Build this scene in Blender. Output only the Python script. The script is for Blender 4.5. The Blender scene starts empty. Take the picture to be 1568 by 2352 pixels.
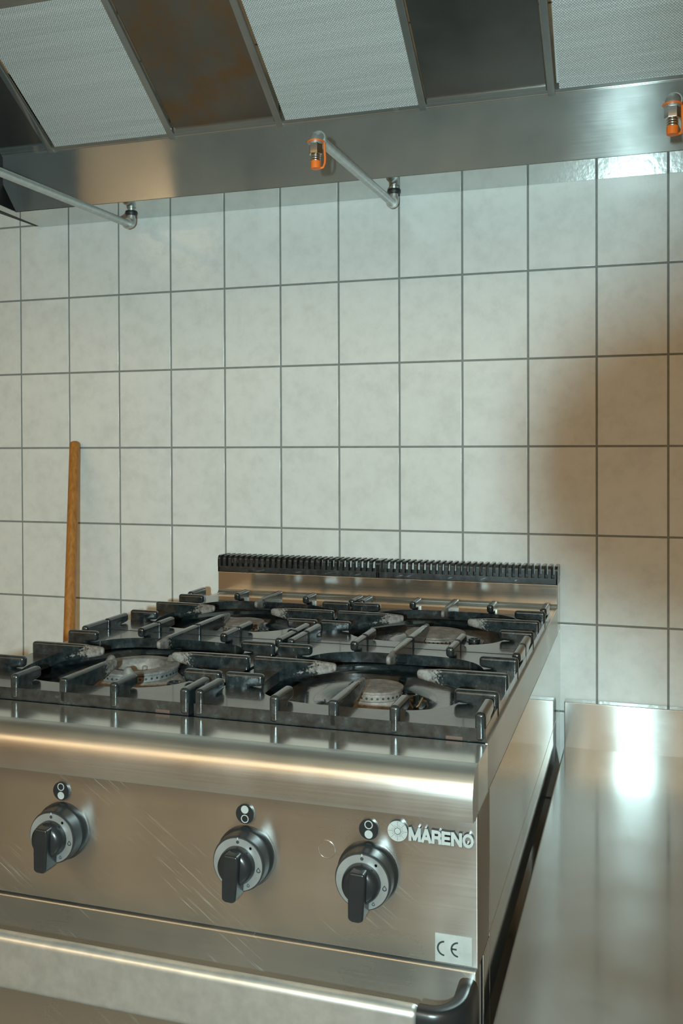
import bpy, bmesh, math, random
from mathutils import Vector, Matrix, Quaternion
random.seed(7)
R = math.radians
C = bpy.context.scene.collection
Z0 = 1.30                      # height of the fourth tile joint above the floor

# ------------------------------------------------------------------ camera
CAM = Vector((1.59587, -2.16600, 0.00318 + Z0))
YAW, PITCH, ROLL, FPX = 0.308379, -0.0104456, -0.0037694, 2167.044
_f = Vector((-math.sin(YAW) * math.cos(PITCH), math.cos(YAW) * math.cos(PITCH), math.sin(PITCH)))
_r = Vector((math.cos(YAW), math.sin(YAW), 0)); _u = _r.cross(_f)
RIGHT = math.cos(ROLL) * _r + math.sin(ROLL) * _u
UP = -math.sin(ROLL) * _r + math.cos(ROLL) * _u
FWD = _f
CAMROT = Matrix((RIGHT, UP, -FWD)).transposed()
cd = bpy.data.cameras.new('camera'); cam = bpy.data.objects.new('camera', cd); C.objects.link(cam)
cd.sensor_fit = 'VERTICAL'; cd.sensor_height = 36.0; cd.lens = FPX / 2352 * 36.0
cd.shift_y = -129.57 / 2352; cd.clip_start = 0.02
cam.matrix_world = Matrix.Translation(CAM) @ CAMROT.to_4x4()
bpy.context.scene.camera = cam

# ------------------------------------------------------------------ world, light, exposure
w = bpy.data.worlds.new('world'); bpy.context.scene.world = w; w.use_nodes = True
w.node_tree.nodes['Background'].inputs[0].default_value = (0.30, 0.19, 0.09, 1)
w.node_tree.nodes['Background'].inputs[1].default_value = 0.05
vs = bpy.context.scene.view_settings
vs.view_transform = 'Standard'; vs.look = 'None'; vs.gamma = 1; vs.exposure = 0.0; vs.use_curve_mapping = False

FLASH = CAM - 0.1005 * RIGHT - 0.20 * FWD + 0.003 * UP       # flash head beside the lens
def area_light(name, loc, rot, sx, sy, power, col):
    l = bpy.data.lights.new(name, 'AREA'); l.shape = 'RECTANGLE'; l.size = sx; l.size_y = sy
    l.energy = power; l.color = col
    o = bpy.data.objects.new(name, l); C.objects.link(o); o.matrix_world = Matrix.Translation(loc) @ rot.to_4x4()
    return o
area_light('flash_light', FLASH + 0.004 * FWD, CAMROT, 0.022, 0.034, 37.5, (0.70, 1.0, 1.04))
sc_ = bpy.context.scene.cycles
sc_.max_bounces = 5; sc_.diffuse_bounces = 2; sc_.glossy_bounces = 4; sc_.adaptive_threshold = 0.06; sc_.sample_clamp_indirect = 4.0; sc_.blur_glossy = 0.6
LAMPS = [(-0.75, -3.5), (0.85, -3.5), (2.45, -3.5)]
for lx, ly in LAMPS:
    area_light('ceiling_light_source', Vector((lx, ly, 2.60)), Matrix.Identity(3), 1.45, 1.25, 21.5, (1.0, 0.72, 0.41))

# ------------------------------------------------------------------ materials
def mat(name):
    m = bpy.data.materials.new(name); m.use_nodes = True
    nt = m.node_tree; b = nt.nodes['Principled BSDF']
    return m, nt, b
def N(nt, t, **k):
    n = nt.nodes.new(t)
    for a, v in k.items(): setattr(n, a, v)
    return n
def noise(nt, scale, stretch=(1, 1, 1), detail=4, rough=0.55, coord='Object', rnd=False):
    tc = N(nt, 'ShaderNodeTexCoord'); mp = N(nt, 'ShaderNodeMapping'); mp.inputs['Scale'].default_value = stretch
    nt.links.new(tc.outputs[coord], mp.inputs['Vector'])
    n = N(nt, 'ShaderNodeTexNoise'); n.inputs['Scale'].default_value = scale
    n.inputs['Detail'].default_value = detail; n.inputs['Roughness'].default_value = rough
    if rnd:
        oi = N(nt, 'ShaderNodeObjectInfo'); mu = N(nt, 'ShaderNodeVectorMath', operation='ADD')
        sc = N(nt, 'ShaderNodeMath', operation='MULTIPLY'); sc.inputs[1].default_value = 40
        nt.links.new(oi.outputs['Random'], sc.inputs[0])
        nt.links.new(mp.outputs[0], mu.inputs[0]); nt.links.new(sc.outputs[0], mu.inputs[1])
        nt.links.new(mu.outputs[0], n.inputs['Vector'])
    else:
        nt.links.new(mp.outputs[0], n.inputs['Vector'])
    return n
def ramp(nt, src, stops):
    r = N(nt, 'ShaderNodeValToRGB'); e = r.color_ramp.elements
    e[0].position, e[0].color = stops[0][0], tuple(stops[0][1]) + (1,)
    e[1].position, e[1].color = stops[-1][0], tuple(stops[-1][1]) + (1,)
    for p, c in stops[1:-1]:
        x = e.new(p); x.color = tuple(c) + (1,)
    nt.links.new(src, r.inputs[0]); return r
def bump(nt, b, src, strength, dist):
    n = N(nt, 'ShaderNodeBump'); n.inputs['Strength'].default_value = strength; n.inputs['Distance'].default_value = dist
    nt.links.new(src, n.inputs['Height']); nt.links.new(n.outputs[0], b.inputs['Normal']); return n
def plain(name, col, rough=0.5, metal=0.0, coat=0.0, spec=0.5):
    m, nt, b = mat(name)
    b.inputs['Base Color'].default_value = tuple(col) + (1,); b.inputs['Roughness'].default_value = rough
    b.inputs['Metallic'].default_value = metal; b.inputs['Coat Weight'].default_value = coat
    b.inputs['Specular IOR Level'].default_value = spec
    n = noise(nt, 60, detail=3); r = ramp(nt, n.outputs[0], [(0.3, [c * 0.9 for c in col]), (0.7, [min(1, c * 1.08) for c in col])])
    nt.links.new(r.outputs[0], b.inputs['Base Color'])
    return m
def steel(name, col=(0.60, 0.60, 0.57), rough=0.28, aniso=0.7, brush=(1, 0, 0), scr=0.35, bmp=0.02, wear=0.12, metal=0.93):
    m, nt, b = mat(name)
    b.inputs['Metallic'].default_value = metal
    b.inputs['Anisotropic'].default_value = aniso
    g = N(nt, 'ShaderNodeNewGeometry'); cr = N(nt, 'ShaderNodeVectorMath', operation='CROSS_PRODUCT')
    cr.inputs[1].default_value = [c + d for c, d in zip(brush, (0.021, 0.017, 0.013))];   # never quite along a face normal
    nt.links.new(g.outputs['Normal'], cr.inputs[0])
    nt.links.new(cr.outputs[0], b.inputs['Tangent'])
    st = [400.0] * 3
    k = max(range(3), key=lambda i: abs(brush[i])); st[k] = 6.0
    grain = noise(nt, 1.0, st, detail=3)
    blot = noise(nt, 5.0, detail=3, rough=0.6)
    mx = N(nt, 'ShaderNodeMath', operation='MULTIPLY_ADD'); mx.inputs[1].default_value = scr * rough
    nt.links.new(grain.outputs[0], mx.inputs[0])
    mr = N(nt, 'ShaderNodeMapRange'); mr.inputs['To Min'].default_value = rough * (0.8 - scr * 0.5); mr.inputs['To Max'].default_value = rough * (1.2 - scr * 0.5)
    mr.inputs['From Min'].default_value = 0.3; mr.inputs['From Max'].default_value = 0.7
    nt.links.new(blot.outputs[0], mr.inputs[0]); nt.links.new(mr.outputs[0], mx.inputs[2])
    nt.links.new(mx.outputs[0], b.inputs['Roughness'])
    rc = ramp(nt, blot.outputs[0], [(0.3, [c * (1 - wear) for c in col]), (0.7, col)])
    nt.links.new(rc.outputs[0], b.inputs['Base Color'])
    if bmp: bump(nt, b, grain.outputs[0], bmp, 0.002)
    return m

def scratched(m, flat=False):
    """fine pale scratches from years of wiping, running down to the right"""
    nt = m.node_tree; b = nt.nodes['Principled BSDF']
    tc = N(nt, 'ShaderNodeTexCoord'); mp = N(nt, 'ShaderNodeMapping'); mp.inputs['Rotation'].default_value = (0, 0, R(62)) if flat else (0, R(-35), 0)
    nt.links.new(tc.outputs['Object'], mp.inputs['Vector'])
    mq = N(nt, 'ShaderNodeMapping'); mq.inputs['Scale'].default_value = (12, 600, 1) if flat else (16, 1, 700); nt.links.new(mp.outputs[0], mq.inputs['Vector']); mp = mq
    n = N(nt, 'ShaderNodeTexNoise'); n.inputs['Scale'].default_value = 1.0; n.inputs['Detail'].default_value = 2
    nt.links.new(mp.outputs[0], n.inputs['Vector'])
    area = noise(nt, 7, detail=2)
    a = ramp(nt, n.outputs[0], [(0.62, (0, 0, 0)), (0.78, (1, 1, 1))]); c = ramp(nt, area.outputs[0], [(0.50, (0, 0, 0)), (0.66, (1, 1, 1))])
    mu = N(nt, 'ShaderNodeMath', operation='MULTIPLY'); nt.links.new(a.outputs[0], mu.inputs[0]); nt.links.new(c.outputs[0], mu.inputs[1])
    k = N(nt, 'ShaderNodeMath', operation='MULTIPLY_ADD'); k.inputs[1].default_value = -0.2 if flat else -0.45; k.inputs[2].default_value = b.inputs['Metallic'].default_value
    nt.links.new(mu.outputs[0], k.inputs[0]); nt.links.new(k.outputs[0], b.inputs['Metallic'])
    return m
def brown_patches(m):
    """brown tone mixed into the base colour in cloudy patches"""
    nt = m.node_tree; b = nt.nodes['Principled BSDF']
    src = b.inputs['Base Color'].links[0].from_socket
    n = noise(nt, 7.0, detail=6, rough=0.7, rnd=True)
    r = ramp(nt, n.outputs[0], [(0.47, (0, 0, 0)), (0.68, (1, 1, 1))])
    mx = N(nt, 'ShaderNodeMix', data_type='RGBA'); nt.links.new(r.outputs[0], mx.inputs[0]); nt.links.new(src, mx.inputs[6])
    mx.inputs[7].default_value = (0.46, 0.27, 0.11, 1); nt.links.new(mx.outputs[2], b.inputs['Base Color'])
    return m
def make_tile():
    m, nt, b = mat('glazed_tile')
    n = noise(nt, 34, detail=4, rough=0.65, rnd=True); n2 = noise(nt, 11, detail=2, rnd=True)
    a = N(nt, 'ShaderNodeMath', operation='MULTIPLY_ADD'); a.inputs[1].default_value = 0.6
    nt.links.new(n.outputs[0], a.inputs[0])
    h = N(nt, 'ShaderNodeMath', operation='MULTIPLY'); h.inputs[1].default_value = 0.4
    nt.links.new(n2.outputs[0], h.inputs[0]); nt.links.new(h.outputs[0], a.inputs[2])
    r = ramp(nt, a.outputs[0], [(0.36, (0.62, 0.63, 0.605)), (0.52, (0.685, 0.695, 0.67)), (0.66, (0.715, 0.725, 0.70))])
    nt.links.new(r.outputs[0], b.inputs['Base Color'])
    b.inputs['Roughness'].default_value = 0.16; b.inputs['Specular IOR Level'].default_value = 0.5
    w_ = noise(nt, 90, detail=2, rnd=True)
    bump(nt, b, w_.outputs[0], 0.25, 0.0009)
    return m
def make_filter():
    m, nt, b = mat('filter_mesh')
    tc = N(nt, 'ShaderNodeTexCoord'); mp = N(nt, 'ShaderNodeMapping')
    mp.inputs['Rotation'].default_value = (math.atan(0.66), 0, 0)      # lay the filter plane flat
    nt.links.new(tc.outputs['Object'], mp.inputs['Vector'])
    m2 = N(nt, 'ShaderNodeMapping'); m2.inputs['Rotation'].default_value = (0, 0, R(45)); nt.links.new(mp.outputs[0], m2.inputs['Vector'])
    v = N(nt, 'ShaderNodeTexVoronoi', voronoi_dimensions='2D'); v.inputs['Scale'].default_value = 250; v.inputs['Randomness'].default_value = 0.12
    nt.links.new(m2.outputs[0], v.inputs['Vector'])
    r = ramp(nt, v.outputs['Distance'], [(0.28, (0.40, 0.42, 0.41)), (0.55, (0.92, 0.94, 0.92))])
    nt.links.new(r.outputs[0], b.inputs['Base Color'])
    b.inputs['Metallic'].default_value = 0.35; b.inputs['Roughness'].default_value = 0.42
    corr = noise(nt, 1.0, (1.2, 24, 24), detail=2)
    ad = N(nt, 'ShaderNodeMath', operation='MULTIPLY_ADD'); ad.inputs[1].default_value = 9.0
    nt.links.new(corr.outputs[0], ad.inputs[0]); nt.links.new(v.outputs['Distance'], ad.inputs[2])
    bump(nt, b, ad.outputs[0], 0.6, 0.0016)
    return m
def make_enamel(name, rough, worn):
    m, nt, b = mat(name)
    n = noise(nt, 70, detail=5, rough=0.65, rnd=True)
    base = ramp(nt, n.outputs[0], [(0.35, (0.006, 0.009, 0.010)), (0.62, (0.020, 0.026, 0.027)), (0.8, (0.075, 0.085, 0.082))])
    rr = N(nt, 'ShaderNodeMapRange'); rr.inputs['To Min'].default_value = rough * 0.7; rr.inputs['To Max'].default_value = rough * 1.9
    nt.links.new(n.outputs[0], rr.inputs[0]); nt.links.new(rr.outputs[0], b.inputs['Roughness'])
    b.inputs['Coat Weight'].default_value = 0.5; b.inputs['Coat IOR'].default_value = 1.5; b.inputs['Coat Roughness'].default_value = 0.05; b.inputs['IOR'].default_value = 1.5 if worn or rough > 0.2 else 1.7
    if worn:   # enamel burnt off the finger tips near the middle of the grate
        at = N(nt, 'ShaderNodeAttribute', attribute_name='worn')
        n2 = noise(nt, 260, detail=3)
        ad = N(nt, 'ShaderNodeMath', operation='ADD'); nt.links.new(at.outputs['Fac'], ad.inputs[0])
        sb = N(nt, 'ShaderNodeMath', operation='SUBTRACT'); sb.inputs[1].default_value = 0.5
        nt.links.new(n2.outputs[0], sb.inputs[0]); nt.links.new(sb.outputs[0], ad.inputs[1])
        rw = ramp(nt, ad.outputs[0], [(0.42, (0, 0, 0)), (0.56, (1, 1, 1))])
        mx = N(nt, 'ShaderNodeMix', data_type='RGBA'); nt.links.new(rw.outputs[0], mx.inputs[0])
        n3 = noise(nt, 120, detail=4)
        iron = ramp(nt, n3.outputs[0], [(0.35, (0.09, 0.07, 0.058)), (0.6, (0.19, 0.18, 0.165))])
        nt.links.new(base.outputs[0], mx.inputs[6]); nt.links.new(iron.outputs[0], mx.inputs[7])
        nt.links.new(mx.outputs[2], b.inputs['Base Color'])
        iv = N(nt, 'ShaderNodeMath', operation='MULTIPLY_ADD'); iv.inputs[1].default_value = -0.5; iv.inputs[2].default_value = 0.5
        nt.links.new(rw.outputs[0], iv.inputs[0]); nt.links.new(iv.outputs[0], b.inputs['Coat Weight'])
        r2 = N(nt, 'ShaderNodeMath', operation='MULTIPLY_ADD'); r2.inputs[1].default_value = 0.4
        nt.links.new(rw.outputs[0], r2.inputs[0]); nt.links.new(rr.outputs[0], r2.inputs[2]); nt.links.new(r2.outputs[0], b.inputs['Roughness'])
    else:
        nt.links.new(base.outputs[0], b.inputs['Base Color'])
    bump(nt, b, n.outputs[0], 0.25, 0.0012)
    return m
def make_iron(name, c1, c2, c3):
    m, nt, b = mat(name)
    n = noise(nt, 45, detail=6, rough=0.7)
    r = ramp(nt, n.outputs[0], [(0.3, c1), (0.5, c2), (0.68, c3)]); nt.links.new(r.outputs[0], b.inputs['Base Color'])
    b.inputs['Roughness'].default_value = 0.6; b.inputs['Metallic'].default_value = 0.25
    n2 = noise(nt, 300, detail=3); bump(nt, b, n2.outputs[0], 0.3, 0.0008)
    return m
def make_wood():
    m, nt, b = mat('stained_wood')
    n = noise(nt, 1.0, (160, 160, 4), detail=4)
    r = ramp(nt, n.outputs[0], [(0.3, (0.28, 0.105, 0.018)), (0.7, (0.46, 0.19, 0.036))])
    nt.links.new(r.outputs[0], b.inputs['Base Color']); b.inputs['Roughness'].default_value = 0.38
    bump(nt, b, n.outputs[0], 0.12, 0.001); return m

M = {
 'tile': make_tile(), 'grout': plain('grout', (0.22, 0.23, 0.215), 0.9),
 'plaster': plain('plaster', (0.64, 0.50, 0.33), 0.9), 'floor': plain('floor_tile', (0.26, 0.24, 0.21), 0.5),
 'hood': steel('hood_steel', (0.56, 0.58, 0.56), 0.165, 0.97, scr=0.2, bmp=0.003, metal=0.84), 'hood_under': steel('hood_underside_steel', (0.60, 0.62, 0.60), 0.07, 0.2, bmp=0, metal=1.0),
 'blank': steel('blank_panel_steel', (0.36, 0.36, 0.345), 0.22, 0.2, bmp=0), 'blank_patchy': brown_patches(steel('patchy_panel_steel', (0.36, 0.36, 0.345), 0.22, 0.2, bmp=0)),
 'filter': make_filter(), 'galv': plain('galvanised_pipe', (0.52, 0.54, 0.52), 0.42, 0.75),
 'chrome': plain('plated_fitting', (0.62, 0.64, 0.63), 0.2, 1.0), 'orange': plain('orange_plastic', (0.83, 0.17, 0.02), 0.4),
 'rubber': plain('black_seal', (0.02, 0.02, 0.02), 0.5),
 'enamel': make_enamel('grate_enamel', 0.16, True), 'pan': make_enamel('pan_enamel', 0.05, False), 'vent': make_enamel('vent_enamel', 0.30, False),
 'iron': make_iron('burner_iron', (0.075, 0.055, 0.045), (0.18, 0.145, 0.12), (0.28, 0.245, 0.215)),
 'iron_pale': make_iron('burner_alloy', (0.07, 0.06, 0.052), (0.17, 0.165, 0.155), (0.29, 0.265, 0.235)),
 'top_flat': steel('worktop_flat_steel', (0.68, 0.70, 0.67), 0.16, 0.2, bmp=0, metal=0.93), 'top': steel('worktop_steel', (0.60, 0.60, 0.57), 0.33, 0.2, bmp=0, metal=0.96), 'panel': scratched(steel('panel_steel', (0.51, 0.52, 0.50), 0.31, 0.87, metal=0.955, bmp=0, scr=0.2, wear=0.06)),
 'side': steel('side_steel', (0.64, 0.65, 0.62), 0.06, 0.2, brush=(0, 1, 0), bmp=0, metal=0.97), 'riser': steel('riser_steel', (0.62, 0.60, 0.55), 0.16, 0.7),
 'counter': scratched(steel('counter_steel', (0.49, 0.50, 0.485), 0.19, 0.93, wear=0.12, scr=0.25, bmp=0.003, metal=0.87), True), 'splash': steel('splash_steel', (0.66, 0.68, 0.66), 0.15, 1.0, wear=0.04, scr=0.2, bmp=0.002, metal=0.80),
 'alu': plain('brushed_aluminium', (0.62, 0.64, 0.62), 0.38, 0.85), 'plastic': plain('black_plastic', (0.012, 0.014, 0.015), 0.28),
 'skirt': plain('knob_skirt', (0.03, 0.033, 0.034), 0.3, 0.3), 'ring': plain('knob_ring', (0.31, 0.32, 0.31), 0.35, 0.6),
 'white': plain('white_print', (0.29, 0.305, 0.29), 0.5), 'ink': plain('dark_print', (0.02, 0.025, 0.028), 0.5), 'grey_ink': plain('grey_print', (0.30, 0.32, 0.31), 0.5),
 'wood': make_wood(), 'dark': plain('dark_interior', (0.015, 0.013, 0.012), 0.6), 'rust': plain('rusty_foot', (0.06, 0.032, 0.024), 0.7),
 'camera': plain('camera_black', (0.0006, 0.0006, 0.0006), 0.9, spec=0.0), 'brass': plain('pilot_brass', (0.45, 0.33, 0.17), 0.35, 0.9),
 'lamp': plain('lamp_housing', (0.7, 0.68, 0.62), 0.6),
}

# ------------------------------------------------------------------ mesh helpers
W = {}                                     # world origin (without Z0) of every object made here
class MB:
    def __init__(s): s.bm = bmesh.new()
    def take(s, t):
        mp = {v: s.bm.verts.new(v.co) for v in t.verts}
        for f in t.faces:
            try: s.bm.faces.new([mp[v] for v in f.verts])
            except ValueError: pass
        t.free(); return s
    def box(s, x0, x1, y0, y1, z0, z1, bev=0.0, seg=2, only=None):
        t = bmesh.new(); bmesh.ops.create_cube(t, size=1.0)
        for v in t.verts:
            v.co = Vector(((x0 + x1) / 2 + v.co.x * (x1 - x0), (y0 + y1) / 2 + v.co.y * (y1 - y0), (z0 + z1) / 2 + v.co.z * (z1 - z0)))
        if bev:
            es = [e for e in t.edges if only is None or only(*[v.co for v in e.verts])]
            bmesh.ops.bevel(t, geom=es, offset=bev, segments=seg, profile=0.5, affect='EDGES', clamp_overlap=True)
        return s.take(t)
    def prism(s, pts, axis, a, b, bev=0.0, seg=2):
        t = bmesh.new()
        def P(p, c):
            return {'x': (c, p[0], p[1]), 'y': (p[0], c, p[1]), 'z': (p[0], p[1], c)}[axis]
        A = [t.verts.new(P(p, a)) for p in pts]; B = [t.verts.new(P(p, b)) for p in pts]
        n = len(pts); t.faces.new(A); t.faces.new(B[::-1])
        for i in range(n): t.faces.new((A[i], B[i], B[(i + 1) % n], A[(i + 1) % n]))
        bmesh.ops.recalc_face_normals(t, faces=t.faces[:])
        if bev: bmesh.ops.bevel(t, geom=t.edges[:], offset=bev, segments=seg, profile=0.5, affect='EDGES', clamp_overlap=True)
        return s.take(t)
    def lathe(s, prof, c=(0, 0, 0), axis='z', n=40, caps=True):
        t = bmesh.new(); rings = []
        for r, h in prof:
            ring = []
            for i in range(n):
                a = 2 * math.pi * i / n; u, v = r * math.cos(a), r * math.sin(a)
                p = {'z': (u, v, h), 'y': (u, h, v), 'x': (h, u, v)}[axis]
                ring.append(t.verts.new(Vector(c) + Vector(p)))
            rings.append(ring)
        for a, b in zip(rings, rings[1:]):
            for i in range(n): t.faces.new((a[i], a[(i + 1) % n], b[(i + 1) % n], b[i]))
        if caps:
            t.faces.new(rings[0]); t.faces.new(rings[-1][::-1])
        bmesh.ops.recalc_face_normals(t, faces=t.faces[:])
        return s.take(t)
    def cyl(s, p0, p1, r0, r1=None, n=24):
        return s.tube([p0, p1], [r0, r0 if r1 is None else r1], n)
    def tube(s, path, r, n=16):
        path = [Vector(p) for p in path]; rs = r if isinstance(r, (list, tuple)) else [r] * len(path)
        t = bmesh.new(); rings = []; up = None
        for i, p in enumerate(path):
            d = (path[min(i + 1, len(path) - 1)] - path[max(i - 1, 0)]).normalized()
            if up is None:
                up = d.cross(Vector((0.31, 0.17, 0.93)));
                if up.length < 0.1: up = d.cross(Vector((1, 0, 0)))
                up.normalize()
            else:
                up = (up - d * up.dot(d)).normalized()
            sd = d.cross(up)
            rings.append([t.verts.new(p + rs[i] * (math.cos(2 * math.pi * k / n) * up + math.sin(2 * math.pi * k / n) * sd)) for k in range(n)])
        for a, b in zip(rings, rings[1:]):
            for k in range(n): t.faces.new((a[k], a[(k + 1) % n], b[(k + 1) % n], b[k]))
        t.faces.new(rings[0][::-1]); t.faces.new(rings[-1])
        bmesh.ops.recalc_face_normals(t, faces=t.faces[:])
        return s.take(t)
    def ringplate(s, outer, inner, z0, z1):
        """flat plate between two loops with the same number of points"""
        t = bmesh.new(); n = len(outer)
        L = [[t.verts.new((x, y, z)) for x, y in lp] for lp, z in ((outer, z0), (outer, z1), (inner, z1), (inner, z0))]
        for a, b in ((0, 1), (1, 2), (2, 3), (3, 0)):
            for i in range(n): t.faces.new((L[a][i], L[a][(i + 1) % n], L[b][(i + 1) % n], L[b][i]))
        bmesh.ops.recalc_face_normals(t, faces=t.faces[:])
        return s.take(t)
    def mesh(s, name, m, origin=(0, 0, 0), angle=35):
        bmesh.ops.translate(s.bm, verts=s.bm.verts[:], vec=-Vector(origin))
        me = bpy.data.meshes.new(name); s.bm.to_mesh(me); s.bm.free()
        me.materials.append(M[m]); me.polygons.foreach_set('use_smooth', [True] * len(me.polygons))
        return weighted(me, angle)
    def build(s, name, m, parent=None, origin=None, angle=35):
        o = origin if origin is not None else (W[parent] if parent else (0, 0, 0))
        return put(name, s.mesh(name, m, o, angle), o, parent)
def weighted(me, angle):
    """area-weighted smooth normals, so that wide flat faces stay flat beside their rounded edges"""
    ca = math.cos(R(max(angle, 50))); ps = me.polygons; nv = [[] for _ in me.vertices]
    fn = [p.normal.copy() for p in ps]; fa = [p.area for p in ps]
    for p in ps:
        for v in p.vertices: nv[v].append(p.index)
    out = []
    for p in ps:
        n0 = fn[p.index]
        for v in p.vertices:
            a = Vector((0, 0, 0))
            for g in nv[v]:
                if fn[g].dot(n0) > ca: a += fn[g] * fa[g]
            out.append(a.normalized() if a.length > 1e-14 else n0)
    me.normals_split_custom_set(out); return me
def put(name, me, origin, parent=None):
    ob = bpy.data.objects.new(name, me); C.objects.link(ob); ob.parent = parent
    W[ob] = Vector(origin)
    ob.location = Vector(origin) - W[parent] if parent else Vector(origin) + Vector((0, 0, Z0))
    return ob
def tag(o, label, cat, group=None):
    o['label'] = label; o['category'] = cat
    if group: o['group'] = group
    return o
def thing(name, origin, label, cat, group=None):
    return tag(put(name, None, origin), label, cat, group)
def struct(o): o['kind'] = 'structure'; return o
def arc(cx, cy, r, a0, a1, n):
    return [(cx + r * math.cos(R(a0 + (a1 - a0) * i / n)), cy + r * math.sin(R(a0 + (a1 - a0) * i / n))) for i in range(n + 1)]
FLOOR = -Z0

# ------------------------------------------------------------------ the room
X0, X1, Y0, CEIL = -1.9, 3.6, -4.2, 1.45
struct(MB().box(X0 - .1, X1 + .1, Y0 - .1, .15, FLOOR - .1, FLOOR).build('floor', 'floor'))
struct(MB().box(X0 - .1, X1 + .1, Y0 - .1, .15, CEIL, CEIL + .1).build('ceiling', 'plaster'))
struct(MB().box(X0 - .1, X0, Y0 - .1, .15, FLOOR, CEIL).build('wall_left', 'plaster'))
struct(MB().box(X1, X1 + .1, Y0 - .1, .15, FLOOR, CEIL).build('wall_right', 'plaster'))
struct(MB().box(X0, X1, Y0 - .1, Y0, FLOOR, CEIL).build('wall_front', 'plaster'))
wall = struct(MB().box(X0, X1, .0018, .14, FLOOR, CEIL).build('wall_back', 'grout'))
TW, TH, JW = 0.15, 0.19878, 0.0044
tile_me = MB().box(JW / 2, TW - JW / 2, 0, .008, JW / 2, TH - JW / 2, .0011, 2, only=lambda a, b: a.y < .001 and b.y < .001).mesh('tile', 'tile', angle=12)
rest = MB()
for i in range(-12, 24):
    for k in range(-6, 7):
        if -4 <= i <= 13 and -4 <= k <= 2:
            t = put('tile', tile_me, (i * TW, random.uniform(-.0002, .0002), k * TH), wall)
            t.rotation_euler = (random.uniform(-.0016, .0016), 0, random.uniform(-.0016, .0016))
        else:
            rest.box(i * TW + JW / 2, (i + 1) * TW - JW / 2, 0, .008, k * TH + JW / 2, (k + 1) * TH - JW / 2)
rest.build('tile_field', 'tile', wall)['kind'] = 'stuff'

# ------------------------------------------------------------------ extractor hood
ZU, YB, ZT, SL = 0.5903, -0.157, 0.733, 0.66
hood = thing('range_hood', (0.9, -0.15, ZU), 'brushed stainless steel extractor hood sloping out above the cooking range', 'hood')
HX0, HX1, YF = 0.104, 2.95, -1.18
g = MB(); g.prism([(HX0, ZU + .0015), (HX1, ZU + .0015), (HX1, ZT), (-.02, ZT), (-.02, .80), (-.05, .80), (-.05, .74), (.033, .735)][:3] + [(-.03, ZT), (.012, ZT), (.0558, .6817)], 'y', YB, YB + .003)
g.build('gutter_face', 'hood', hood)
MB().box(HX0 - .06, HX1, YB - .0035, YB + .004, ZT - .002, ZT + .004, .0018, 2).build('gutter_lip', 'hood', hood)
u = MB(); u.prism([(.068, -.001), (.0793, -.1866), (.092, -.30), (.115, -.30), (HX0, YB), (HX1, YB), (HX1, -.001)], 'z', ZU, ZU + .0015)
u.build('underside', 'hood_under', hood)
MB().box(.05, .066, -.5, -.001, ZU + .003, .95).build('end_panel', 'dark', hood)
# sloping filter bank: local frame (x, distance up the slope)
LS = 0.372; CA, SA = 1 / math.sqrt(1 + SL * SL), SL / math.sqrt(1 + SL * SL)
def slope_box(x0, x1, s0, s1, h0, h1, bev=0.0):
    """box on the filter plane: s up the slope towards the room, h below the plane (towards the viewer)"""
    b = MB().box(x0, x1, s0, s1, h0, h1, bev)
    for v in b.bm.verts:
        s_, h_ = v.co.y, v.co.z
        v.co = Vector((v.co.x, YB - .004 - s_ * CA - h_ * SA, ZT + .002 + s_ * SA - h_ * CA))
    bmesh.ops.reverse_faces(b.bm, faces=b.bm.faces[:]); bmesh.ops.recalc_face_normals(b.bm, faces=b.bm.faces[:])
    return b
PER = 0.604
for k in range(-1, 5):
    a = .541 + (k - 1) * PER + PER          # left rail of each blank panel
    for xr in (a - PER + .272, a - PER):
        if 0.05 < xr < HX1: slope_box(xr - .008, xr + .008, -.006, LS, -.006, .005, .0015).build('filter_rail', 'hood', hood)
slope_box(.02, HX1, -.008, .006, -.02, .001).build('lower_channel', 'hood', hood)
slope_box(.02, HX1, LS, LS + .05, -.006, .006, .002).build('upper_channel', 'hood', hood)
yt, zt = YB - .004 - (LS + .05) * CA, ZT + .002 + (LS + .05) * SA
MB().box(.04, HX1, YF, yt + .01, zt, zt + .01).build('top_panel', 'hood', hood)
MB().prism([(YF - .02, .67), (YF, .67), (YF + .1, zt + .01), (YF + .08, zt + .01)], 'x', .04, HX1).build('front_panel', 'hood', hood)
MB().box(.04, HX1, YF - .02, YF + .03, .655, .672, .004).build('front_lip', 'hood', hood)
fl = ['perforated grease filter at the left end of the hood', 'middle perforated grease filter above the centre of the cooking range', 'perforated grease filter at the right end of the hood above the counter', 'perforated grease filter beyond the right end of the picture']
pl = ['plain steel blanking panel in the top left corner left of the filters', 'plain steel blanking panel with brown patches between left and middle filters', 'dark steel blanking panel between middle and right filters', 'plain steel blanking panel right of the right filter']
for k in range(4):
    x0 = .541 - PER + .280 + .0085 + (k) * PER - .0; x1 = .541 - .0085 + k * PER
    f = thing('grease_filter', ((x0 + x1) / 2, YB, ZT), fl[k], 'filter', 'grease filters in the hood')
    b = slope_box(x0, x1, .001, LS - .002, -.012, .001); b.build('mesh_screen', 'filter', f)
    for bx in (slope_box(x0, x1, .0, .008, -.012, .0025), slope_box(x0, x1, LS - .008, LS, -.012, .0025)): bx.build('frame_bar', 'hood', f)
for k in range(-1, 3):
    x0 = .541 + .0085 + k * PER; x1 = .541 + .272 - .0085 + k * PER
    p = thing('blanking_panel', ((x0 + x1) / 2, YB, ZT), pl[k + 1], 'panel', 'plain panels between the filters')
    slope_box(max(x0, -.05) + .002, x1 - .002, .003, LS - .003, -.010, -.004, .001).build('plate', 'blank_patchy' if k == 0 else 'blank', p)
    slope_box(max(x0, -.05) + .002, x1 - .002, .003, .016, -.004, .0005).build('folded_edge', 'hood', p)

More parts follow.
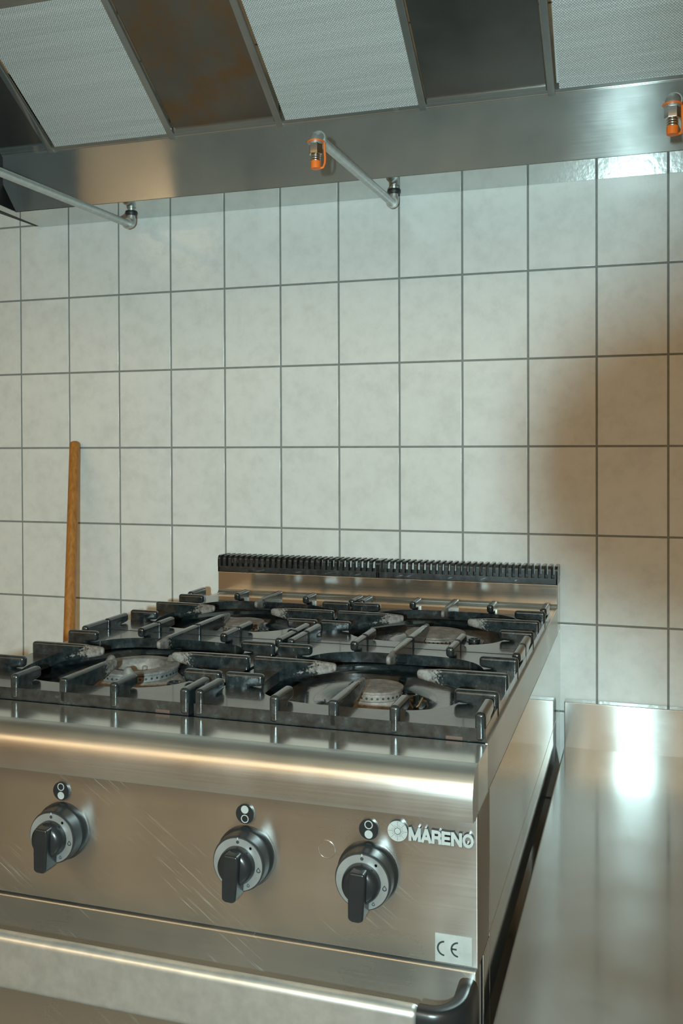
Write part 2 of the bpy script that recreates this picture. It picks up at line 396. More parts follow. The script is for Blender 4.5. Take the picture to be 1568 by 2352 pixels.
# ------------------------------------------------------------------ spray pipes under the hood
def elbow(b, p, d_in, d_out, rad, r):
    """quarter bend from leg d_in to leg d_out around corner p"""
    p = Vector(p); a, c = p + Vector(d_in) * rad, p + Vector(d_out) * rad
    pts = []
    for i in range(9):
        t = i / 8; pts.append((1 - t) ** 2 * a + 2 * t * (1 - t) * p + t * t * c)
    b.tube(pts, r, 20)
def spray_pipe(fx, fy, nx, ny, label):
    zp = 0.561
    o = thing('spray_pipe', (fx, fy, ZU), label, 'pipe', 'spray pipes under the hood')
    d = Vector((nx - fx, ny - fy, 0)).normalized()
    A, B = Vector((fx, fy, zp)), Vector((nx, ny, zp))
    MB().tube([A + d * .012, A + d * (B - A).length * .3, B - d * .012], .0092, 20).build('pipe', 'galv', o)
    e = MB(); elbow(e, A, (0, 0, 1), d, .016, .0118); e.cyl(A + d * .014, A + d * .021, .0135); e.build('lower_elbow', 'galv', o)
    MB().cyl((fx, fy, zp + .014), (fx, fy, ZU), .0095).build('riser_stub', 'galv', o)
    MB().lathe([(.0095, ZU - .006), (.0145, ZU - .005), (.0155, ZU - .002), (.0155, ZU)], (fx, fy, 0)).build('flange', 'rubber', o)
    e = MB(); elbow(e, B, -d, (0, 0, -1), .016, .0122); e.cyl(B - d * .013, B - d * .021, .0138); e.cyl(B - Vector((0, 0, .008)), B - Vector((0, 0, .0145)), .0128); e.build('upper_elbow', 'galv', o)
    nz = MB().lathe([(.0115, .5505), (.0128, .5495), (.0128, .529), (.0105, .527)], (nx, ny, 0), n=6).build('nozzle', 'chrome', o)
    MB().lathe([(.0152, .5515), (.0156, .5505), (.0156, .5498), (.0152, .5490)], (nx, ny, 0), n=32).build('orange_ring', 'orange', nz)
    th = MB()
    for i in range(3): th.lathe([(.0085, .527 - i * .004), (.0092, .526 - i * .004), (.0092, .5242 - i * .004), (.0085, .5232 - i * .004)], (nx, ny, 0), n=24)
    th.build('nozzle_thread', 'chrome', nz)
    MB().lathe([(.0090, .5155), (.0094, .5145), (.0090, .5025), (.0080, .5018)], (nx, ny, 0), n=28).build('orange_cap', 'orange', nz)
    sx = Vector((RIGHT.x, RIGHT.y, 0)).normalized()
    st = MB(); P0 = Vector((nx, ny, 0))
    pts = [P0 + sx * .007 + Vector((0, 0, .5030)), P0 + sx * .013 + Vector((0, 0, .5045)), P0 + sx * .0162 + Vector((0, 0, .512)), P0 + sx * .0168 + Vector((0, 0, .521)), P0 + sx * .0160 + Vector((0, 0, .533)), P0 + sx * .0155 + Vector((0, 0, .5495))]
    st.tube(pts, .0022, 8); st.build('cap_strap', 'orange', nz)
    return o
spray_pipe(.3715, -.0565, .352, -.66, 'galvanised spray pipe running out of frame at the left end of the hood')
spray_pipe(1.0500, -.0440, 1.0362, -.555, 'galvanised spray pipe with orange-capped nozzle above the middle of the range')
spray_pipe(1.730, -.0500, 1.6425, -.55, 'bent pipe end with orange-capped nozzle at the upper right picture edge')

# ------------------------------------------------------------------ gas range
SX0, SX1 = .61, 1.42
ZW, ZS, ZP = -.3545, -.4105, -.5885         # worktop, worktop seam, control panel bottom
YP = -1.112                                 # control panel front
YR = -.066                                  # riser front
rng = thing('gas_range', ((SX0 + SX1) / 2, -.55, FLOOR), 'stainless steel four-burner gas range with oven standing against the tiled wall', 'stove')
MB().box(SX0 + .003, SX1 - .003, -1.07, -.003, -1.18, ZS - .001).build('body', 'dark', rng)
for lx in (SX0 + .06, SX1 - .06):
    for ly in (-1.0, -.08):
        MB().lathe([(.022, FLOOR), (.024, FLOOR + .01), (.019, FLOOR + .03), (.019, -1.18)], (lx, ly, 0), n=20).build('leg', 'alu', rng)
# worktop: front strip with rolled nose, rims and back strip
pan_x0, pan_x1, pan_y0, pan_y1 = .622, 1.4165, -1.042, -.200
prof = [(-1.112, ZW), (-1.118, ZW)] + [(-1.118 - .030 * math.sin(R(a)), ZW - .030 + .030 * math.cos(R(a))) for a in range(10, 81, 10)] + [(-1.1485, ZW - .032), (-1.1475, ZS + .006), (-1.1455, ZS + .001), (-1.142, ZS), (-1.112, ZS)]
wt = MB().prism(prof, 'x', SX0, SX1)
wt.build('worktop_nose', 'top', rng, angle=25)
MB().box(SX0, SX1, -1.112, pan_y0, ZS, ZW).build('worktop_front', 'top_flat', rng)
MB().box(pan_x1, SX1, pan_y0, YR, ZS, ZW + .001, .0008).build('worktop_rim', 'top', rng)
MB().box(SX0, pan_x0, pan_y0, YR, ZS, ZW + .001, .0008).build('worktop_rim', 'top', rng)
MB().box(pan_x0, pan_x1, pan_y1, -.06, ZS, ZW, .0005).build('worktop_strip', 'top', rng)
# black enamel burner pans with round wells
GX, GY = (.8285, 1.2235), (-.8325, -.4165)
GHX, GHY = .1935, .2055
def rect_loop(hx, hy, n, cx, cy):
    out = []
    for i in range(n):
        a = 2 * math.pi * i / n; c, s_ = math.cos(a), math.sin(a); k = min(hx / max(abs(c), 1e-9), hy / max(abs(s_), 1e-9))
        out.append((cx + c * k, cy + s_ * k))
    return out
def snap(lp, hx, hy, cx, cy):              # move the nearest point onto each corner
    for sx in (-1, 1):
        for sy in (-1, 1):
            q = (cx + sx * hx, cy + sy * hy); j = min(range(len(lp)), key=lambda i: (lp[i][0] - q[0]) ** 2 + (lp[i][1] - q[1]) ** 2); lp[j] = q
    return lp
for ci, cx in enumerate(GX):
    for ri, cy in enumerate(GY):
        n = 96; t = bmesh.new()
        x0 = pan_x0 if ci == 0 else 1.026; x1 = 1.026 if ci == 0 else pan_x1
        y0 = pan_y0 if ri == 0 else -.6245; y1 = -.6245 if ri == 0 else pan_y1
        hx, hy, mx, my = (x1 - x0) / 2, (y1 - y0) / 2, (x0 + x1) / 2, (y0 + y1) / 2
        lp = snap(rect_loop(hx, hy, n, mx, my), hx, hy, mx, my)
        loops = [[(x, y, -.3575) for x, y in lp]]
        for r_, z_ in ((.173, -.3575), (.169, -.3580), (.166, -.3595), (.161, -.3635), (.157, -.3650), (.150, -.3657), (.12, -.3672), (.095, -.3688), (.082, -.3708), (.074, -.3755), (.069, -.3798), (.05, -.3805)):
            loops.append([(cx + r_ * math.cos(2 * math.pi * i / n), cy + r_ * math.sin(2 * math.pi * i / n), z_) for i in range(n)])
        V = [[t.verts.new(p) for p in l] for l in loops]
        for a, b in zip(V, V[1:]):
            for i in range(n): t.faces.new((a[i], a[(i + 1) % n], b[(i + 1) % n], b[i]))
        t.faces.new(V[-1]); bmesh.ops.recalc_face_normals(t, faces=t.faces[:])
        if V[-1][0].link_faces[0].normal.z < 0: bmesh.ops.reverse_faces(t, faces=t.faces[:])
        MB().take(t).build('burner_pan', 'pan', rng, angle=50)
# burners
def burner(cx, cy, rc, kind):
    b = thing('burner', (cx, cy, -.3805), '', '')
    for k_ in ('label', 'category'): del b[k_]
    b.parent = rng; b.location = Vector((cx, cy, -.3805)) - W[rng]
    top = -.3495 if kind == 'cap' else -.3445
    mm = 'iron' if kind == 'cap' else 'iron_pale'
    fl_ = 1.0 if kind == 'cap' else 1.13
    MB().lathe([(rc * 1.05 * fl_, -.3805), (rc * 1.02 * fl_, -.376), (rc * .93 * fl_, -.368), (rc * .90, top - .0155)], (cx, cy, 0), n=48, caps=False).build('burner_base', 'iron', b)
    MB().lathe([(rc * .90, top - .016), (rc * .955, top - .0145), (rc * .955, top - .0055), (rc * .93, top - .0045)], (cx, cy, 0), n=48, caps=False).build('flame_ring', mm, b)
    nh = 30 if rc < .05 else 44
    hm = MB().lathe([(.0018, -.0004), (.0018, .0004)], n=10, axis='y').mesh('flame_port', 'ink')
    for i in range(nh):
        a = 2 * math.pi * i / nh; p = (cx + rc * .9555 * math.cos(a), cy + rc * .9555 * math.sin(a), top - .010)
        o = put('flame_port', hm, p, b); o.rotation_euler = (0, 0, a + math.pi / 2)
    if kind == 'cap':
        MB().lathe([(rc * .92, top - .0045), (rc, top - .0035), (rc, top - .0008), (rc * .97, top), (rc * .3, top + .0006), (.001, top + .0006)], (cx, cy, 0), n=56).build('burner_cap', 'iron', b)
    else:
        MB().lathe([(rc * .93, top - .0045), (rc * 1.0, top - .004), (rc * 1.0, top - .001), (rc * .96, top), (rc * .72, top + .0004), (rc * .66, top - .0015), (rc * .60, top - .011), (rc * .50, top - .020), (.001, top - .021)], (cx, cy, 0), n=56, caps=False).build('burner_head', 'iron_pale', b)
        for a in (48, 168, 285):
            p = Vector((cx + rc * .86 * math.cos(R(a)), cy + rc * .86 * math.sin(R(a)), top))
            MB().lathe([(.011, -.002), (.008, .002), (.0045, .0075), (.002, .0085)], p, n=12).build('locating_lug', 'iron_pale', b)
        for i in range(8):
            a = 2 * math.pi * i / 8 + .2
            MB().lathe([(.0045, -.003), (.0045, .004), (.0025, .0055), (.001, .0055)], (cx + rc * .53 * math.cos(a), cy + rc * .53 * math.sin(a), top - .016), n=12).build('inner_stud', 'iron_pale', b)
    pa = R(8 if cx > 1 else -20)
    q = Vector((cx + rc * 1.28 * math.cos(pa), cy + rc * 1.28 * math.sin(pa), 0))
    MB().lathe([(.011, -.3805), (.011, -.362), (.009, -.360), (.007, -.360), (.006, -.372)], q, n=20).build('pilot_cup', 'enamel', b)
    MB().tube([q + Vector((.006, -.004, -.380)), q + Vector((.012, -.006, -.375)), q + Vector((.016, .004, -.366)), q + Vector((.014, .014, -.372)), q + Vector((.02, .03, -.379))], .0016, 8).build('thermocouple', 'brass', b)
burner(GX[1], GY[0], .040, 'cap'); burner(GX[0], GY[0], .066, 'open'); burner(GX[1], GY[1], .057, 'cap'); burner(GX[0], GY[1], .043, 'cap')
# control panel, sides, door
MB().box(SX0, SX1, YP, -1.032, ZP, ZS - .0008, .0022, 3).build('control_panel', 'panel', rng)
for sx in (0, 1):
    a, b = (SX1 - .003, SX1) if sx else (SX0, SX0 + .003)
    MB().box(a, b, -1.030, -.0015, -.5845, ZS - .0012, .0006).build('side_panel', 'side', rng)
    MB().box(a, b, -1.030, -.0015, -1.19, -.5862, .0006).build('side_panel', 'side', rng)
    MB().box(a - (.0 if sx else .0), b, -1.074, -1.032, -1.19, ZP - .003, .001).build('corner_post', 'side', rng)
MB().box(SX0 + .02, SX1 - .02, -1.074, -1.06, ZP - .012, ZP - .001).build('panel_return', 'dark', rng)
door = MB().box(SX0 + .002, SX1 - .002, YP - .001, -1.083, -1.16, ZP - .003, .0025, 3).build('oven_door', 'panel', rng)
hz0, hz1, hy0, hy1 = -.668, -.600, -1.191, -1.170
MB().box(.672, 1.368, hy0, hy1, hz0, hz1, .009, 5).build('handle_bar', 'alu', door)
def bracket(sgn, xe, xd):
    path = [Vector((xe, (hy0 + hy1) / 2, 0)), Vector((xe + sgn * .012, (hy0 + hy1) / 2, 0))]
    for i in range(1, 9):
        a = R(90 * i / 8); rx = abs(xd - xe) - .012
        path.append(Vector((xe + sgn * (.012 + rx * math.sin(a)), (hy0 + hy1) / 2 + .038 * (1 - math.cos(a)), 0)))
    path.append(Vector((xd, YP, 0)))
    t = bmesh.new(); rings = []
    for i, p in enumerate(path):
        d = (path[min(i + 1, len(path) - 1)] - path[max(0, i - 1)]).normalized(); nn = Vector((-d.y, d.x, 0))
        hw, hh = .0122, (hz1 - hz0) / 2 + .001; ring = []
        for a in range(0, 360, 15):
            ca, sa = math.cos(R(a)), math.sin(R(a)); ex = lambda v, e: math.copysign(abs(v) ** e, v)
            ring.append(t.verts.new(p + nn * hw * ex(ca, .6) + Vector((0, 0, (hz0 + hz1) / 2 + hh * ex(sa, .45)))))
        rings.append(ring)
    for a, b in zip(rings, rings[1:]):
        for k in range(len(a)): t.faces.new((a[k], a[(k + 1) % len(a)], b[(k + 1) % len(a)], b[k]))
    t.faces.new(rings[0]); t.faces.new(rings[-1][::-1]); bmesh.ops.recalc_face_normals(t, faces=t.faces[:])
    MB().take(t).build('handle_bracket', 'plastic', door, angle=50)
bracket(1, 1.366, 1.408); bracket(-1, .674, .632)
# riser and slotted flue covers
MB().box(SX0, SX1, YR, -.003, ZS, -.3025, .0015).build('riser', 'riser', rng)
MB().prism([(YR - .010, ZW), (YR, ZW), (YR, ZW + .010), (YR - .003, ZW + .004)], 'x', SX0 + .001, SX1 - .001).build('riser_cove', 'riser', rng)
fin_h0, fin_h1 = -.3025, -.2625
for x0, x1 in ((SX0, 1.0135), (1.0145, SX1)):
    vc = thing('vent_cover', ((x0 + x1) / 2, -.035, fin_h0), '', '')
    for k_ in ('label', 'category'): del vc[k_]
    vc.parent = rng; vc.location = W[vc] - W[rng]
    MB().box(x0, x1, YR - .001, YR + .003, fin_h0, -.2885, .0008).build('front_strip', 'vent', vc)
    MB().box(x0, x1, -.010, -.005, fin_h0, -.288, .0008).build('back_strip', 'vent', vc)
    MB().box(x0 + .002, x1 - .002, YR + .003, -.010, fin_h0, fin_h0 + .004).build('vent_floor', 'vent', vc)
    n = 28; pitch = (x1 - x0 - .006) / n; fw = pitch * .48
    fp = [(YR - .001, -.2890)] + [(YR + .009 + .010 * math.cos(R(a)), fin_h1 - .010 + .010 * math.sin(R(a))) for a in range(180, 89, -15)] + [(-.009, fin_h1 - .001), (-.005, fin_h1 - .005), (-.005, -.289), (-.0085, -.289), (-.0095, fin_h1 - .006), (YR + .010, fin_h1 - .005), (YR + .0055, fin_h1 - .0075), (YR + .0035, fin_h1 - .012), (YR + .003, -.2890)]
    fm = MB().prism(fp, 'x', -fw / 2, fw / 2).mesh('fin', 'vent', (0, 0, 0))
    for i in range(n + 1):
        put('fin', fm, (x0 + .003 + i * pitch, 0, 0), vc).location = (x0 + .003 + i * pitch - W[vc].x, -W[vc].y, -W[vc].z)
    for xe in (x0, x1 - .003):
        MB().prism([(YR - .001, fin_h0), (YR - .001, fin_h1 - .010)] + fp[1:9][2:6] + [(-.005, fin_h1 - .003), (-.005, fin_h0)], 'x', xe, xe + .003).build('end_cap', 'vent', vc)
# knobs
def disc(b, x, z, r, y0, y1, n=32): b.lathe([(r, y0), (r, y1)], (x, 0, z), 'y', n); return b
def flame(b, x, z, s, y):
    pts = [(x + s * .9 * math.sin(R(a)) * (1 - .0), z + s * .8 * math.cos(R(a)) - s * .2) for a in range(60, 301, 20)] + [(x, z + s * 1.3)]
    inn = [(x + (px - x) * .58, z + (pz - z) * .58) for px, pz in pts]
    t = bmesh.new(); n = len(pts)
    A = [t.verts.new((p[0], y, p[1])) for p in pts]; B = [t.verts.new((p[0], y, p[1])) for p in inn]
    for i in range(n): t.faces.new((A[i], A[(i + 1) % n], B[(i + 1) % n], B[i]))
    return b.take(t)
def knob(x, z, ang):
    k = thing('knob', (x, YP, z), '', '')
    for k_ in ('label', 'category'): del k[k_]
    k.parent = rng; k.location = W[k] - W[rng]
    MB().lathe([(.0365, YP), (.0365, YP - .006), (.0345, YP - .009)], (x, 0, z), 'y', 48).build('bezel', 'plastic', k)
    MB().lathe([(.0340, YP - .008), (.0335, YP - .024), (.0325, YP - .0265), (.030, YP - .027)], (x, 0, z), 'y', 56).build('skirt', 'skirt', k)
    ri = MB().ringplate([(x + .0312 * math.cos(2 * math.pi * i / 64), z + .0312 * math.sin(2 * math.pi * i / 64)) for i in range(64)], [(x + .0222 * math.cos(2 * math.pi * i / 64), z + .0222 * math.sin(2 * math.pi * i / 64)) for i in range(64)], -.0001, .0006)
    for v in ri.bm.verts: v.co = Vector((v.co.x, YP - .0270 - v.co.z, v.co.y))
    bmesh.ops.recalc_face_normals(ri.bm, faces=ri.bm.faces[:]); ri.build('dial_ring', 'ring', k)
    MB().lathe([(.0224, YP - .026), (.0222, YP - .033), (.0205, YP - .040), (.015, YP - .0435), (.001, YP - .044)], (x, 0, z), 'y', 48).build('hub', 'plastic', k)
    gr = MB().prism([(-.0085, .0200), (.0085, .0200), (.0100, .011), (.0096, -.012), (.0088, -.0330), (.0045, -.0355), (-.0045, -.0355), (-.0088, -.0330), (-.0096, -.012), (-.0100, .011)], 'y', YP - .0265, YP - .052, .0028, 3)
    for v in gr.bm.verts:
        c_, s_ = math.cos(ang), math.sin(ang); v.co = Vector((x + v.co.x * c_ - v.co.z * s_, v.co.y, z + v.co.x * s_ + v.co.z * c_))
    gr.build('grip', 'plastic', k)
    yy = YP - .0279; b = MB()
    disc(b, x, z + .0268, .0020, yy, yy + .0004, 16)
    for a in (0, 45, 90, 135):
        c_, s_ = math.cos(R(a)), math.sin(R(a)); q = (x + .0268 * math.sin(R(38)), z + .0268 * math.cos(R(38)))
        b.box(q[0] - .0016 * c_ - .0003, q[0] + .0016 * c_ + .0003, yy, yy + .0004, q[1] - .0016 * abs(s_) - .0003, q[1] + .0016 * abs(s_) + .0003)
    flame(b, x + .0268 * math.sin(R(98)), z + .0268 * math.cos(R(98)), .0030, yy)
    flame(b, x + .0268 * math.sin(R(150)), z + .0268 * math.cos(R(150)), .0021, yy)
    b.build('dial_marks', 'ink', k)
    MB().box(x - .0006, x + .0006, yy, yy + .0006, z + .0295, z + .0322).build('zero_mark', 'white', k)
def icon(x, z, filled_top):
    k = disc(MB(), x, z, .0118, YP - .0030, YP).build('burner_symbol', 'plastic', rng)
    s_ = 1 if filled_top else -1; yy = YP - .0033
    disc(MB(), x, z + s_ * .0056, .0049, yy, yy + .0005).build('filled_dot', 'white', k)
    ri = MB().ringplate([(x + .0050 * math.cos(2 * math.pi * i / 40), z - s_ * .0056 + .0050 * math.sin(2 * math.pi * i / 40)) for i in range(40)], [(x + .0039 * math.cos(2 * math.pi * i / 40), z - s_ * .0056 + .0039 * math.sin(2 * math.pi * i / 40)) for i in range(40)], 0, .0004)
    for v in ri.bm.verts: v.co = Vector((v.co.x, yy + .0004 - v.co.z, v.co.y))
    bmesh.ops.recalc_face_normals(ri.bm, faces=ri.bm.faces[:]); ri.build('hollow_dot', 'white', k)
KX = (.724, .8795, 1.1375, 1.2915)
for i, kx in enumerate(KX):
    knob(kx, -.4945, R((-4, -2, -3, -2)[i]))
    icon((.724, .8775, 1.1362, 1.2925)[i], -.4437, i % 2 == 0)
pg = disc(MB(), 1.2398, -.4746, .0100, YP - .0006, YP).build('blanking_plug', 'panel', rng)
rp = MB().ringplate([(1.2398 + .0107 * math.cos(2 * math.pi * i / 40), -.4746 + .0107 * math.sin(2 * math.pi * i / 40)) for i in range(40)], [(1.2398 + .0098 * math.cos(2 * math.pi * i / 40), -.4746 + .0098 * math.sin(2 * math.pi * i / 40)) for i in range(40)], 0, .001)
for v in rp.bm.verts: v.co = Vector((v.co.x, YP - v.co.z, v.co.y))
bmesh.ops.recalc_face_normals(rp.bm, faces=rp.bm.faces[:]); rp.build('plug_rim', 'riser', pg)
# maker's badge: wheel emblem and raised letters
badge = thing('badge', (1.366, YP, -.44), '', '')
for k_ in ('label', 'category'): del badge[k_]
badge.parent = rng; badge.location = W[badge] - W[rng]
ex, ez = 1.3276, -.4405
disc(MB(), ex, ez, .0120, YP - .0044, YP, 48).build('emblem_back', 'skirt', badge)
disc(MB(), ex, ez, .0118, YP - .0050, YP - .0044, 48).build('emblem_face', 'white', badge)
sp = MB()
for i in range(24):
    a = 2 * math.pi * i / 24; r0, r1 = (.0040, .0112) if i % 3 == 0 else ((.0045, .0075) if i % 3 == 1 else (.0050, .0065))
    d, q = Vector((math.sin(a), 0, math.cos(a))), Vector((math.cos(a), 0, -math.sin(a))) * .00014
    t = bmesh.new(); c0 = Vector((ex, YP - .00512, ez)); t.faces.new([t.verts.new(c0 + d * r0 + q), t.verts.new(c0 + d * r1 + q), t.verts.new(c0 + d * r1 - q), t.verts.new(c0 + d * r0 - q)]); sp.take(t)
t = bmesh.new(); A = [t.verts.new((ex + .0040 * math.cos(2 * math.pi * i / 32), YP - .00512, ez + .0040 * math.sin(2 * math.pi * i / 32))) for i in range(32)]; B = [t.verts.new((ex + .0034 * math.cos(2 * math.pi * i / 32), YP - .00512, ez + .0034 * math.sin(2 * math.pi * i / 32))) for i in range(32)]
for i in range(32): t.faces.new((A[i], A[(i + 1) % 32], B[(i + 1) % 32], B[i]))
sp.take(t); sp.build('emblem_rays', 'ink', badge)
STROKES = {   # bold strokes in a unit cell: (x0, z0, x1, z1) centre lines, plus the cell width
 'M': (1.18, [(.13, 0, .13, 1), (.13, 1, .59, .08), (.59, .08, 1.05, 1), (1.05, 0, 1.05, 1)]),
 'A': (1.00, [(.11, 0, .50, 1), (.89, 0, .50, 1), (.26, .30, .74, .30)]),
 'R': (.92, [(.13, 0, .13, 1), (.13, .89, .60, .89), (.13, .46, .60, .46), (.60, .89, .76, .80), (.76, .80, .76, .56), (.76, .56, .60, .46), (.60, .46, .76, .34), (.76, .34, .78, 0)]),
 'E': (.88, [(.13, 0, .13, 1), (.13, .89, .82, .89), (.13, .50, .76, .50), (.13, .11, .82, .11)]),
 'N': (1.02, [(.13, 0, .13, 1), (.13, .96, .89, .04), (.89, 0, .89, 1)]),
 'O': (1.10, None)}
def letters(word, x0, x1, zb, hgt, depth, face, back, parent):
    tot = sum(STROKES[c][0] for c in word) + .03 * (len(word) - 1); k = (x1 - x0) / tot; x = x0; t2 = .115
    for c in word:
        wd, st = STROKES[c]
        for d0, d1, m_, nm, gr in ((0, depth * .84, back, 'letter', .028), (depth * .84, depth, face, 'letter_face', 0)):
            b = MB()
            if st is None:
                n = 40; lo = [[(x + k * (wd / 2 + rx * math.cos(2 * math.pi * i / n)), zb + hgt * (.5 + rz * math.sin(2 * math.pi * i / n))) for i in range(n)] for rx, rz in ((.53 + gr, .53 + gr), (.28 - gr, .29 - gr))]
                q = MB().ringplate(lo[0], lo[1], d0, d1)
                for v in q.bm.verts: v.co = Vector((v.co.x, YP - v.co.z, v.co.y))
                bmesh.ops.recalc_face_normals(q.bm, faces=q.bm.faces[:]); b.take(q.bm)
            else:
                for i, (a0, b0, a1, b1) in enumerate(st):
                    p, q = Vector((a0 * k, b0 * hgt)), Vector((a1 * k, b1 * hgt)); dr = (q - p).normalized(); nn = Vector((-dr.y, dr.x)) * hgt * (t2 + gr); ee = dr * hgt * (.02 + gr)
                    pts = [p - ee + nn, p - ee - nn, q + ee - nn, q + ee + nn]
                    b.prism([(x + v.x, zb + v.y) for v in pts], 'y', YP - d0, YP - d1 - i * 2e-6)
            b.build(nm, m_, parent)
        x += (wd + .03) * k
letters('MARENO', 1.3408, 1.4160, -.4493, .0150, .0055, 'white', 'plastic', badge)
# CE sticker
ce = MB().box(1.3703, 1.4126, YP - .0006, YP, -.5858, -.5535, .0).build('certificate_sticker', 'white', rng)
def arc_band(b, cx, cz, r0, r1, a0, a1, y):
    t = bmesh.new(); n = 24
    A = [t.verts.new((cx + r0 * math.cos(R(a0 + (a1 - a0) * i / n)), y, cz + r0 * math.sin(R(a0 + (a1 - a0) * i / n)))) for i in range(n + 1)]
    B = [t.verts.new((cx + r1 * math.cos(R(a0 + (a1 - a0) * i / n)), y, cz + r1 * math.sin(R(a0 + (a1 - a0) * i / n)))) for i in range(n + 1)]
    for i in range(n): t.faces.new((A[i], A[i + 1], B[i + 1], B[i]))
    return b.take(t)
yy = YP - .0008
arc_band(MB(), 1.3812, -.5700, .0068, .0088, 92, 268, yy).build('letter', 'ink', ce)
eb = arc_band(MB(), 1.3970, -.5692, .0068, .0088, 92, 268, yy); eb.box(1.3895, 1.3952, yy, yy + .0001, -.5702, -.5682); eb.build('letter', 'ink', ce)
fr = MB()
for q in ((1.3985, 1.4120, -.5668, -.5664), (1.3985, 1.4120, -.5732, -.5728), (1.3985, 1.3989, -.5732, -.5664)): fr.box(q[0], q[1], yy, yy + .0001, q[2], q[3])
for i in range(4): fr.box(1.4012 + i * .0021, 1.4012 + i * .0021 + .0015, yy, yy + .0001, -.5711, -.5686)
fr.build('number_box', 'grey_ink', ce)

# ------------------------------------------------------------------ cast grates
def worn(me, fn):
    a = me.attributes.new('worn', 'FLOAT', 'POINT')
    a.data.foreach_set('value', [fn(v.co) for v in me.vertices]); return me
ZG0, ZG1, ZL = -.3545, -.3375, -.3185       # frame bottom, web top, lug top
gme = {}
def frame_mesh():
    n = 120; outer = snap(rect_loop(GHX, GHY, n, 0, 0), GHX, GHY, 0, 0); inner = []
    for i in range(n):
        a = 2 * math.pi * i / n; c, s_ = math.cos(a), math.sin(a); p = 3.4
        k = 1 / ((abs(c) / .150) ** p + (abs(s_) / .162) ** p) ** (1 / p)
        inner.append((c * k, s_ * k))
    b = MB().ringplate(outer, inner, 0, ZG1 - ZG0)
    es = [e for e in b.bm.edges if all(v.co.z > .01 for v in e.verts) and (e.calc_face_angle(0) > .6)]
    bmesh.ops.bevel(b.bm, geom=es, offset=.0035, segments=3, profile=0.5, affect='EDGES', clamp_overlap=True)
    return worn(b.mesh('grate_frame', 'enamel'), lambda c: 0.0)
def lug_mesh(L, wd):
    """bar along +y starting at the outer edge y=0, with an undercut towards the middle"""
    h = ZL - ZG0
    b = MB(); b.prism([(-.001, .0), (L * .55, .0), (L * .62, h - .019), (L, h - .0165), (L, h), (-.001, h)], 'x', -wd / 2, wd / 2, wd * .40, 4)
    return worn(b.mesh('lug', 'enamel', angle=60), lambda c: 0.0)
def finger_mesh(L, wd):
    h = ZL - ZG0
    t = bmesh.new(); secs = [(0, .0, h, wd), (.045, .0, h, wd), (.060, .006, h, wd * .95), (L * .75, .0135, h - .0005, wd * .8), (L, .021, h - .003, wd * .55)]
    b = MB(); b.prism([(y, z0) for y, z0, z1, w_ in secs] + [(y, z1) for y, z0, z1, w_ in secs[::-1]], 'x', -wd / 2, wd / 2, .0042, 3)
    for v in b.bm.verts:
        f = max(0, min(1, (v.co.y - .05) / (L - .05))); v.co.x *= 1 - .45 * f
    t.free()
    bmesh.ops.subdivide_edges(b.bm, edges=[e for e in b.bm.edges if abs(e.verts[0].co.y - e.verts[1].co.y) > .012], cuts=6)
    return worn(b.mesh('finger', 'enamel', angle=60), lambda c: max(0.0, min(1.0, (c.y - L * .55) / (L * .45))))
gme['frame'] = frame_mesh(); gme['lug'] = lug_mesh(.058, .0135); gme['corner'] = lug_mesh(.070, .0135)
gme['f_side'] = finger_mesh(.132, .0135); gme['f_end'] = finger_mesh(.140, .0135)
gme['foot'] = worn(MB().box(-.011, .011, -.001, .006, -.0, .0055, .0015).mesh('foot', 'rust'), lambda c: 0)
glab = [['cast iron grate over the open capless burner at the front left', 'cast iron grate over the small-capped burner at the back left'],
        ['cast iron grate over the small-capped burner at the front right nearest the badge', 'cast iron grate over the wide-capped burner at the back right']]
for ci, cx in enumerate(GX):
    for ri, cy in enumerate(GY):
        g = thing('cooking_grate', (cx, cy, ZG0), glab[ci][ri], 'grate', 'cast iron grates on the range')
        def part(nm, me, x, y, rz):
            o = bpy.data.objects.new(nm, me); C.objects.link(o); o.parent = g; o.location = (x, y, 0); o.rotation_euler = (0, 0, rz)
            W[o] = W[g]
        part('grate_frame', gme['frame'], 0, 0, 0)
        for sy, rz in ((-1, 0), (1, math.pi)):
            for x in (-.080, .080): part('lug', gme['lug'], x, sy * GHY, rz)
            part('finger', gme['f_end'], 0, sy * GHY, rz)
            for x in (-.1865, .1865): part('corner_lug', gme['corner'], x, sy * GHY, rz)
        for sx, rz in ((-1, -math.pi / 2), (1, math.pi / 2)):
            for y in (-.102, .102): part('lug', gme['lug'], sx * GHX, y, rz)
            part('finger', gme['f_side'], sx * GHX, 0, rz)
        part('foot', gme['foot'], .155, -GHY, 0)

# ------------------------------------------------------------------ counter to the right
ZC, CX0, CX1, CY0 = -.666, 1.430, 2.75, -1.32
ct = thing('steel_counter', (2.09, -.66, FLOOR), 'low stainless steel worktable with upstand to the right of the range', 'counter')
MB().box(CX0, CX1, CY0, -.004, ZC - .045, ZC, .004, 3).build('tabletop', 'counter', ct)
MB().box(CX0 + .001, CX1, -.031, -.003, ZC - .01, -.5655, .0022, 3).build('upstand', 'splash', ct)
for lx in (CX0 + .06, CX1 - .06):
    for ly in (CY0 + .08, -.08): MB().box(lx - .02, lx + .02, ly - .02, ly + .02, FLOOR, ZC - .045, .003).build('leg', 'counter', ct)
MB().box(CX0 + .03, CX1 - .03, CY0 + .05, -.05, -1.13, -1.10, .003).build('lower_shelf', 'counter', ct)

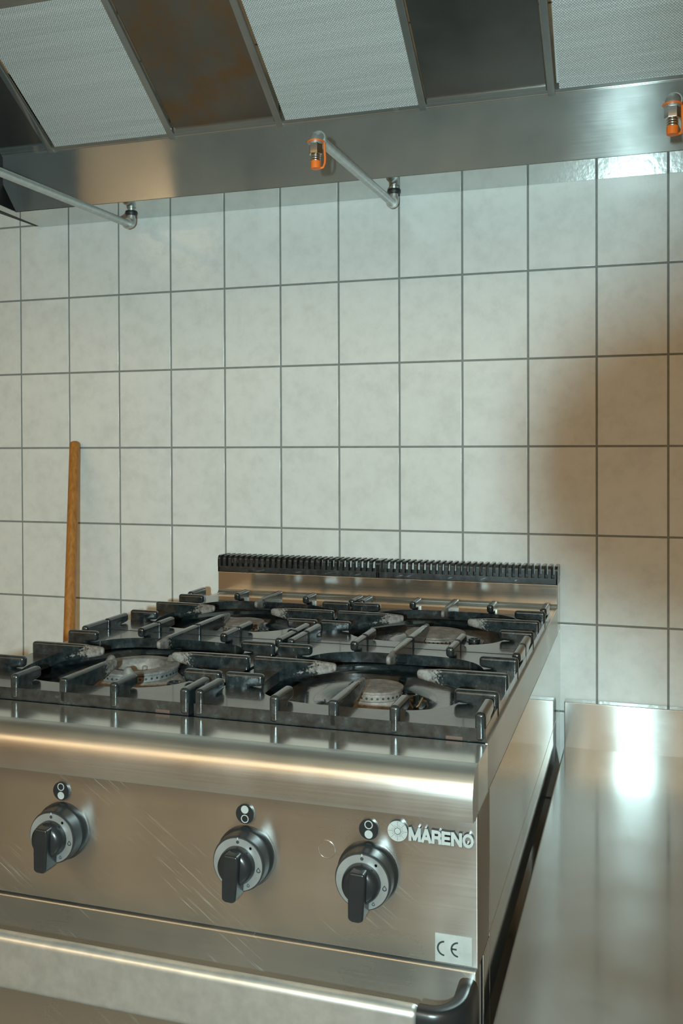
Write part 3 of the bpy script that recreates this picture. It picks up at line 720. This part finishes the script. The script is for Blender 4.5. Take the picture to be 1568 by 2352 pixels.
# ------------------------------------------------------------------ stick leaning on the wall
st_t, st_b = Vector((.1765, -.0165, .0145)), Vector((.440, -.50, FLOOR + .004))
sd = (st_t - st_b).normalized()
st = MB(); st.tube([st_b, st_b + sd * .3, st_t - sd * .006, st_t - sd * .002, st_t], [.0136, .0136, .0136, .0125, .0100], 28)
tag(st.build('broom_handle', 'wood', None, st_b), 'round brown wooden broom handle leaning on the wall left of the range', 'broom handle')

# ------------------------------------------------------------------ the photographer's camera on its tripod (just behind the viewpoint)
pc = thing('photo_camera', (CAM.x, CAM.y, FLOOR), 'black camera with flash on a tripod at the viewpoint outside the picture', 'camera')
cz = CAM - Vector((0, 0, Z0))
def cam_pt(r_, u_, f_): return cz + r_ * RIGHT + u_ * UP + f_ * FWD
def cam_box(b, r0, r1, u0, u1, f0, f1, bev=0):
    q = MB().box(r0, r1, u0, u1, f0, f1, bev)
    for v in q.bm.verts: v.co = cam_pt(*v.co)
    bmesh.ops.recalc_face_normals(q.bm, faces=q.bm.faces[:]); b.take(q.bm); return b
def cam_tube(rad, inn, f0, f1):
    q = MB().lathe([(inn, f0), (rad, f0), (rad, f1), (inn, f1), (inn, f0)], n=48, caps=False)
    for v in q.bm.verts: v.co = cam_pt(*v.co)
    bmesh.ops.recalc_face_normals(q.bm, faces=q.bm.faces[:]); return q
cam_tube(.0458, .0446, -.07, .0622).build('lens_hood', 'camera', pc)
cam_tube(.0446, .038, -.10, .0).build('lens_barrel', 'camera', pc)
cam_box(MB(), -.062, .06, -.075, .075, -.215, -.10, .008).build('camera_body', 'camera', pc)
cam_box(MB(), -.128, -.066, -.05, .05, -.26, -.203, .004).build('flash_head', 'camera', pc)
cam_box(MB(), -.1105, -.0805, -.020, .026, -.203, -.2015).build('flash_window', 'white', pc)
tp = cam_pt(0, -.075, -.135)
MB().cyl(tp, (tp.x, tp.y, -.62), .014).build('centre_column', 'camera', pc)
for a in (70, 190, 310):
    MB().tube([(tp.x, tp.y, -.45), (tp.x + .42 * math.cos(R(a)), tp.y + .42 * math.sin(R(a)), FLOOR)], [.014, .009], 12).build('tripod_leg', 'camera', pc)
# ceiling lamps
for i, (lx, ly) in enumerate(LAMPS):
    MB().box(lx - .76, lx + .76, ly - .66, ly + .66, 1.31, CEIL, .01).build('ceiling_light', 'lamp', None, (lx, ly, CEIL))
for i, o in enumerate([o for o in bpy.data.objects if o.name.startswith('ceiling_light') and o.type == 'MESH']):
    tag(o, ('square warm ceiling lamp over the left side of the room outside the picture', 'square warm ceiling lamp behind the viewpoint outside the picture', 'square warm ceiling lamp over the right side of the room outside the picture')[i], 'lamp', 'ceiling lamps')
